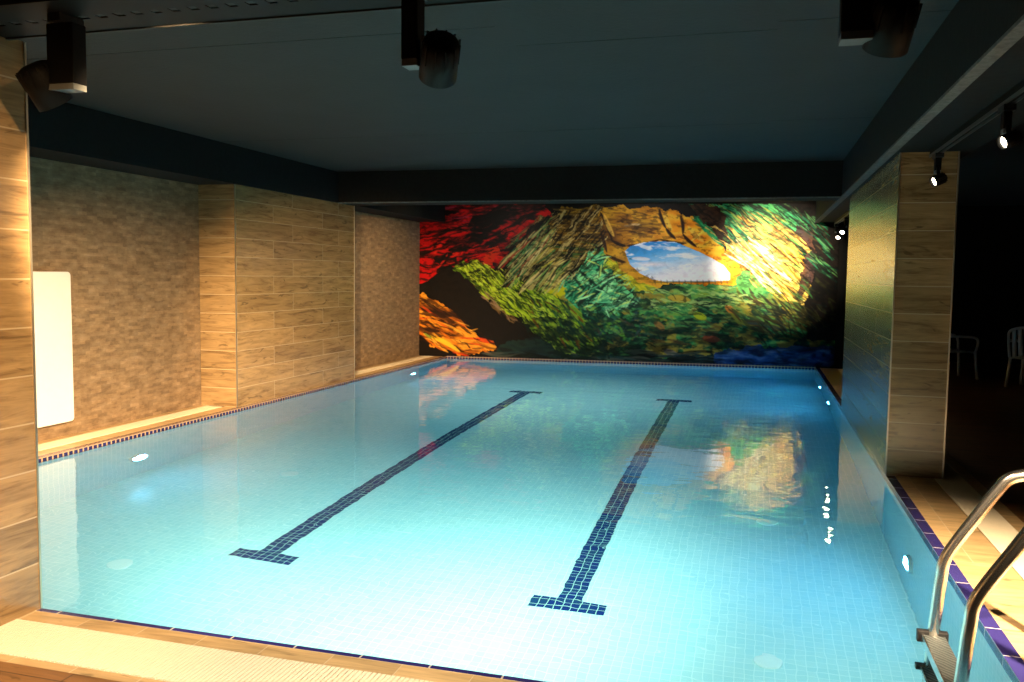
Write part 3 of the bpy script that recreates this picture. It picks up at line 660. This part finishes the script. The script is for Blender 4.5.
def spot(mount, head, aim, label, power, cone, blend=.5, bx=(.06, .08), boxlen=.25, lens=SPOTLENS, R=.062, L=.15, color=(1, .70, .38), size=.03, group='black track spotlights', wet=False):
    mx, my, mz = mount; head = Vector(head); d = (Vector(aim)-head).normalized()
    e = empty('track_spotlight', mount, label, 'spotlight', group)
    MB().box(mx-.028, mx+.028, my-.06, my+.06, mz-.03, mz-.0005).build('track_adapter', BLACKPL, e)
    zb = mz-boxlen
    MB().box(mx-bx[0]/2, mx+bx[0]/2, my-bx[1]/2, my+bx[1]/2, zb+.022, mz-.03).build('driver_box', BLACK, e, bevel=.004)
    MB().box(mx-bx[0]/2+.002, mx+bx[0]/2-.002, my-bx[1]/2+.002, my+bx[1]/2-.002, zb, zb+.022).build('end_cap', ENDCAP, e)
    MB().tube([(mx, my, zb+.06), head], .012, 10).build('swivel_arm', BLACK, e)
    b = MB().lathe(head - d*L/2, d, [(0, 0), (0, R*.6), (.008, R*.86), (.03, R), (L, R), (L, R*.9), (L-.02, R*.86)], 32)
    h = b.build('lamp_head', BLACK, e)
    f = MB(); u = d.orthogonal().normalized(); v = d.cross(u)
    for k in range(12):
        a = 2*math.pi*k/12; n = u*math.cos(a)+v*math.sin(a); t = d.cross(n)
        f.obox(head - d*(L/2-.045) + n*(R-.0015), (n, t, d), (.008, .004, .07))
    f.build('cooling_fins', BLACK, h)
    MB().lathe(head + d*(L/2-.02), d, [(0, R*.86), (.006, R*.6), (.009, 0)], 24).build('lens', lens, e)
    if power:
        ld = bpy.data.lights.new('lamp', 'SPOT'); ld.energy = power; ld.spot_size = math.radians(cone); ld.spot_blend = blend
        ld.color = color; ld.shadow_soft_size = size
        lo = bpy.data.objects.new('lamp', ld); COL.objects.link(lo)
        ld.cycles.is_caustics_light = wet or my < 3; lo.location = head + d*(L/2+.015); lo.rotation_euler = d.to_track_quat('-Z', 'Y').to_euler()
    return e
TZ = 2.45
spot((-2.535, 2.72, TZ), (-2.645, 2.72, 2.205), (-2.2, 4.2, 0), 'black cylinder spotlight tilted beside its driver box at upper left by the pillar', 500, 66, 1.0, (.12, .07), .275, color=(1, .73, .46), lens=DARKLENS, R=.068, L=.16)
spot((-1.13, 2.72, TZ), (-1.035, 2.72, 2.215), (-2.7, 6.0, -1.0), 'black cylinder spotlight hanging from the tray left of centre over the pool', 6300, 78, 1.0, (.058, .07), .262, color=(1, .73, .46), lens=DARKLENS, R=.064, L=.15)
spot((.25, 2.72, TZ), (.345, 2.72, 2.235), (-.2, 5.4, -1.2), 'black spotlight hanging from the tray at the top right, cut by the frame', 1900, 62, 1.0, (.09, .08), .262, lens=DARKLENS, R=.064, L=.15, color=(1, .74, .48))
spot((1.20, 5.0, 2.40), (1.20, 4.90, 2.215), (-3.2, 3.0, .3), 'lit track spotlight under the right beam, nearer of the two before the pillar', 40, 75, .7, boxlen=.14, bx=(.04, .06), R=.036, L=.10)
spot((1.20, 6.75, 2.40), (1.19, 6.62, 2.205), (-3.2, 4.6, .2), 'lit track spotlight close to the top of the right wood pillar', 60, 60, .7, boxlen=.14, bx=(.04, .06), R=.036, L=.10)
spot((1.20, 13.35, 2.40), (1.15, 13.25, 2.20), (.4, 9.5, .0), 'small lit track spotlight behind the right pillar, touching its edge', 25, 60, .7, boxlen=.14, bx=(.04, .06), R=.036, L=.10)
spot((1.20, 14.95, 2.40), (1.235, 14.9, 2.20), (.2, 11, .0), 'small lit track spotlight nearest the right end of the mural', 20, 60, .7, boxlen=.14, bx=(.04, .06), R=.036, L=.10)
MZ = 2.822
spot((.25, 11.9, MZ), (.20, 12.0, 2.64), (.28, 15.4, 1.86), 'track spotlight behind the rear beam aimed at the bright patch of the mural', 2100, 40, 1.0, boxlen=.14, bx=(.04, .06), R=.04, L=.10, color=(1, .86, .62))
spot((-1.8, 11.9, MZ), (-1.8, 12.0, 2.64), (-1.8, 15.0, 1.5), 'track spotlight behind the rear beam aimed at the painted sky hole', 220, 75, .9, boxlen=.14, bx=(.04, .06), R=.04, L=.10, color=(1, .92, .80))
spot((-4.2, 11.9, MZ), (-4.2, 12.0, 2.64), (-4.4, 14.7, 1.4), 'track spotlight behind the rear beam aimed at the red and green rock', 110, 80, .9, boxlen=.14, bx=(.04, .06), R=.04, L=.10, color=(1, .88, .70))

spot((-3.2, 11.9, MZ), (-3.25, 11.95, 2.66), (-6.0, 13.2, .5), 'added track spotlight hidden behind the rear beam, brightening the stone wall beside the mural', 330, 80, .9, boxlen=.14, bx=(.04, .06), R=.04, L=.10, color=(1, .66, .34))  # extra unseen fixture, added to lift the far stone wall
spot((-2.9, 11.9, MZ), (-2.9, 11.98, 2.64), (-3.0, 12.3, -1.5), 'added track spotlight hidden behind the rear beam, brightening the far end of the water', 1300, 100, 1.0, boxlen=.14, bx=(.04, .06), R=.04, L=.10, color=(1, .78, .55), wet=True)  # extra unseen fixture, added to light the far water from above
# ------------------------------------------------------------------ pool ladder
lad = empty('pool_ladder', (.8, 3.65, -1.39), 'stainless steel pool ladder with curved handrails at the right pool edge', 'ladder')
def curve(pts, n=10):
    P = [Vector(p) for p in pts]; P = [P[0]*2-P[1]] + P + [P[-1]*2-P[-2]]; out = []
    for i in range(1, len(P)-2):
        for k in range(n):
            t = k/n
            out.append(.5*((2*P[i]) + (P[i+1]-P[i-1])*t + (2*P[i-1]-5*P[i]+4*P[i+1]-P[i+2])*t*t + (3*P[i]-P[i-1]-3*P[i+1]+P[i+2])*t**3))
    out.append(P[-2]); return out
for yy in (3.90, 3.39):
    pr = [(.757, -1.32), (.758, -.7), (.762, -.1), (.774, .11), (.785, .245), (.806, .355), (.918, .545), (.985, .652), (1.02, .694), (1.07, .713), (1.15, .717), (1.20, .69), (1.225, .62), (1.23, .45), (1.23, .2), (1.23, .0)]
    r = MB().tube(curve([(x, yy, z) for x, z in pr]), .0245, 20).build('handrail', STEEL, lad)
    MB().lathe((1.23, yy, .0), (0, 0, 1), [(0, .06), (.006, .06), (.018, .045), (.022, .03)], 28).build('deck_flange', STEEL, lad)
    MB().lathe((.757, yy, -1.34), (0, 0, 1), [(0, 0), (0, .028), (.03, .03), (.05, .03), (.05, .0)], 20).build('rubber_foot', BLACKPL, lad)
STEPM = M('ribbed_step'); _p = STEPM.pbsdf(Roughness=.4)
_wv = STEPM.n('ShaderNodeTexWave'); _wv.inputs['Scale'].default_value = 22; _wv.bands_direction = 'DIAGONAL'; _wv.inputs['Distortion'].default_value = 3
STEPM.l(STEPM.coord('Object'), _wv.inputs['Vector'])
STEPM.l(STEPM.ramp(_wv.outputs['Fac'], [(.62, (.015, .02, .022)), (.85, (.10, .115, .115))]), _p.inputs['Base Color']); STEPM.bump(_wv.outputs['Fac'], _p, .4, .004); STEPM = STEPM.m
for k, z in enumerate((.004, -.29, -.58, -.87)):
    x1 = .812; x0 = .722
    t = MB().box(x0, x1, 3.40, 3.89, z-.03, z).build('tread', STEPM, lad, bevel=.004)
    MB().box(x0-.004, x0+.003, 3.40, 3.89, z-.034, z+.004).build('nosing', STEEL, t)
    for yy in (3.90, 3.39):
        MB().box(x0-.02, x1+.012, yy-.016, yy+.016, z-.034, z+.016).build('end_clamp', BLACKPL, t, bevel=.004)

# ------------------------------------------------------------------ plastic chairs in the dark hall
def chair(x, y, rz, label):
    e = empty('plastic_chair', (0, 0, 0), label, 'chair', 'white plastic garden chairs')
    def legs(sx, sy):
        MB().tube([(sx*.25, sy*.25, 0), (sx*.235, sy*.23, .2), (sx*.225, sy*.21, .42)], .022, 10).build('leg', CHAIRP, e)
    for sx in (-1, 1):
        for sy in (-1, 1): legs(sx, sy)
    s = MB(); n = 8
    for i in range(n):
        for j in range(n):
            def P(a, b):
                u, v = a/n*2-1, b/n*2-1
                return (u*.24, v*.235, .43-.02*(1-u*u)*(1-v*v) - (.02 if v < -.9 else 0))
            s.face([P(i, j), P(i+1, j), P(i+1, j+1), P(i, j+1)], None, True)
    so = s.build('seat', CHAIRP, e); so.modifiers.new('thick', 'SOLIDIFY').thickness = .018
    b = MB()
    for i in range(5):
        u0 = -.21+i*.088
        for k in range(6):
            def Q(u, t): return (u*(1-.1*t), .225+.11*t - .25*u*u, .44+.42*t-.6*u*u*t)
            b.face([Q(u0, k/6), Q(u0+.062, k/6), Q(u0+.062, (k+1)/6), Q(u0, (k+1)/6)], None, True)
    bo = b.build('backrest', CHAIRP, e); bo.modifiers.new('thick', 'SOLIDIFY').thickness = .014
    MB().tube(curve([(-.235, .22, .43), (-.23, .29, .70), (-.19, .33, .82), (0, .345, .865), (.19, .33, .82), (.23, .29, .70), (.235, .22, .43)], 6), .018, 10).build('back_frame', CHAIRP, e)
    for sx in (-1, 1):
        MB().tube(curve([(sx*.235, -.21, .42), (sx*.27, -.22, .56), (sx*.28, -.17, .64), (sx*.275, .05, .66), (sx*.235, .27, .66)], 6), .02, 10).build('armrest', CHAIRP, e)
    e.location = (x, y, 0); e.rotation_euler.z = rz
chair(2.98, 14.75, 1.9, 'white plastic chair in the dark just right of the wood pillar')
chair(3.82, 13.75, 2.5, 'white plastic chair in the dark hall at the right frame edge')

# ------------------------------------------------------------------ added lamps without fixtures, out of view, standing in for unseen ceiling lights
def lamp(loc, aim, power, cone, blend=.7, color=(1, .76, .46), size=.06):
    ld = bpy.data.lights.new('lamp', 'SPOT'); ld.energy = power; ld.spot_size = math.radians(cone); ld.spot_blend = blend
    ld.color = color; ld.shadow_soft_size = size
    lo = bpy.data.objects.new('lamp', ld); COL.objects.link(lo); lo.location = loc
    lo.rotation_euler = (Vector(aim)-Vector(loc)).to_track_quat('-Z', 'Y').to_euler()
lamp((-1.6, 2.3, 2.42), (-6.0, 7.2, -.5), 4800, 48, 1.0, (1, .68, .36))
lamp((-1.9, 2.2, 2.42), (-5.5, 11.3, .1), 6300, 32, 1.0, (1, .64, .30))
lamp((.3, .6, 2.3), (-3.0, 2.6, .9), 1350, 44, .9, (1, .60, .26))
lamp((-.6, 1.0, 2.35), (-1.9, 2.6, 0), 850, 66, .9, (1, .84, .62))
lamp((1.9, 2.0, 2.3), (1.38, 4.2, 0), 4200, 40, 1.0, (1, .74, .45))
for o in pool.children: o.cycles.is_caustics_receiver = True
wd = bpy.data.worlds.new('dark_room'); SC.world = wd; wd.use_nodes = True
wd.node_tree.nodes['Background'].inputs[0].default_value = (.5, .6, .6, 1); wd.node_tree.nodes['Background'].inputs[1].default_value = .004

vs = SC.view_settings; vs.view_transform = 'Standard'; vs.look = 'None'; vs.gamma = 1; vs.exposure = 0; vs.use_curve_mapping = False
SC.cycles.max_bounces = 10; SC.cycles.diffuse_bounces = 5; SC.cycles.glossy_bounces = 4; SC.cycles.transmission_bounces = 8
SC.cycles.sample_clamp_indirect = 6; SC.cycles.use_denoising = True
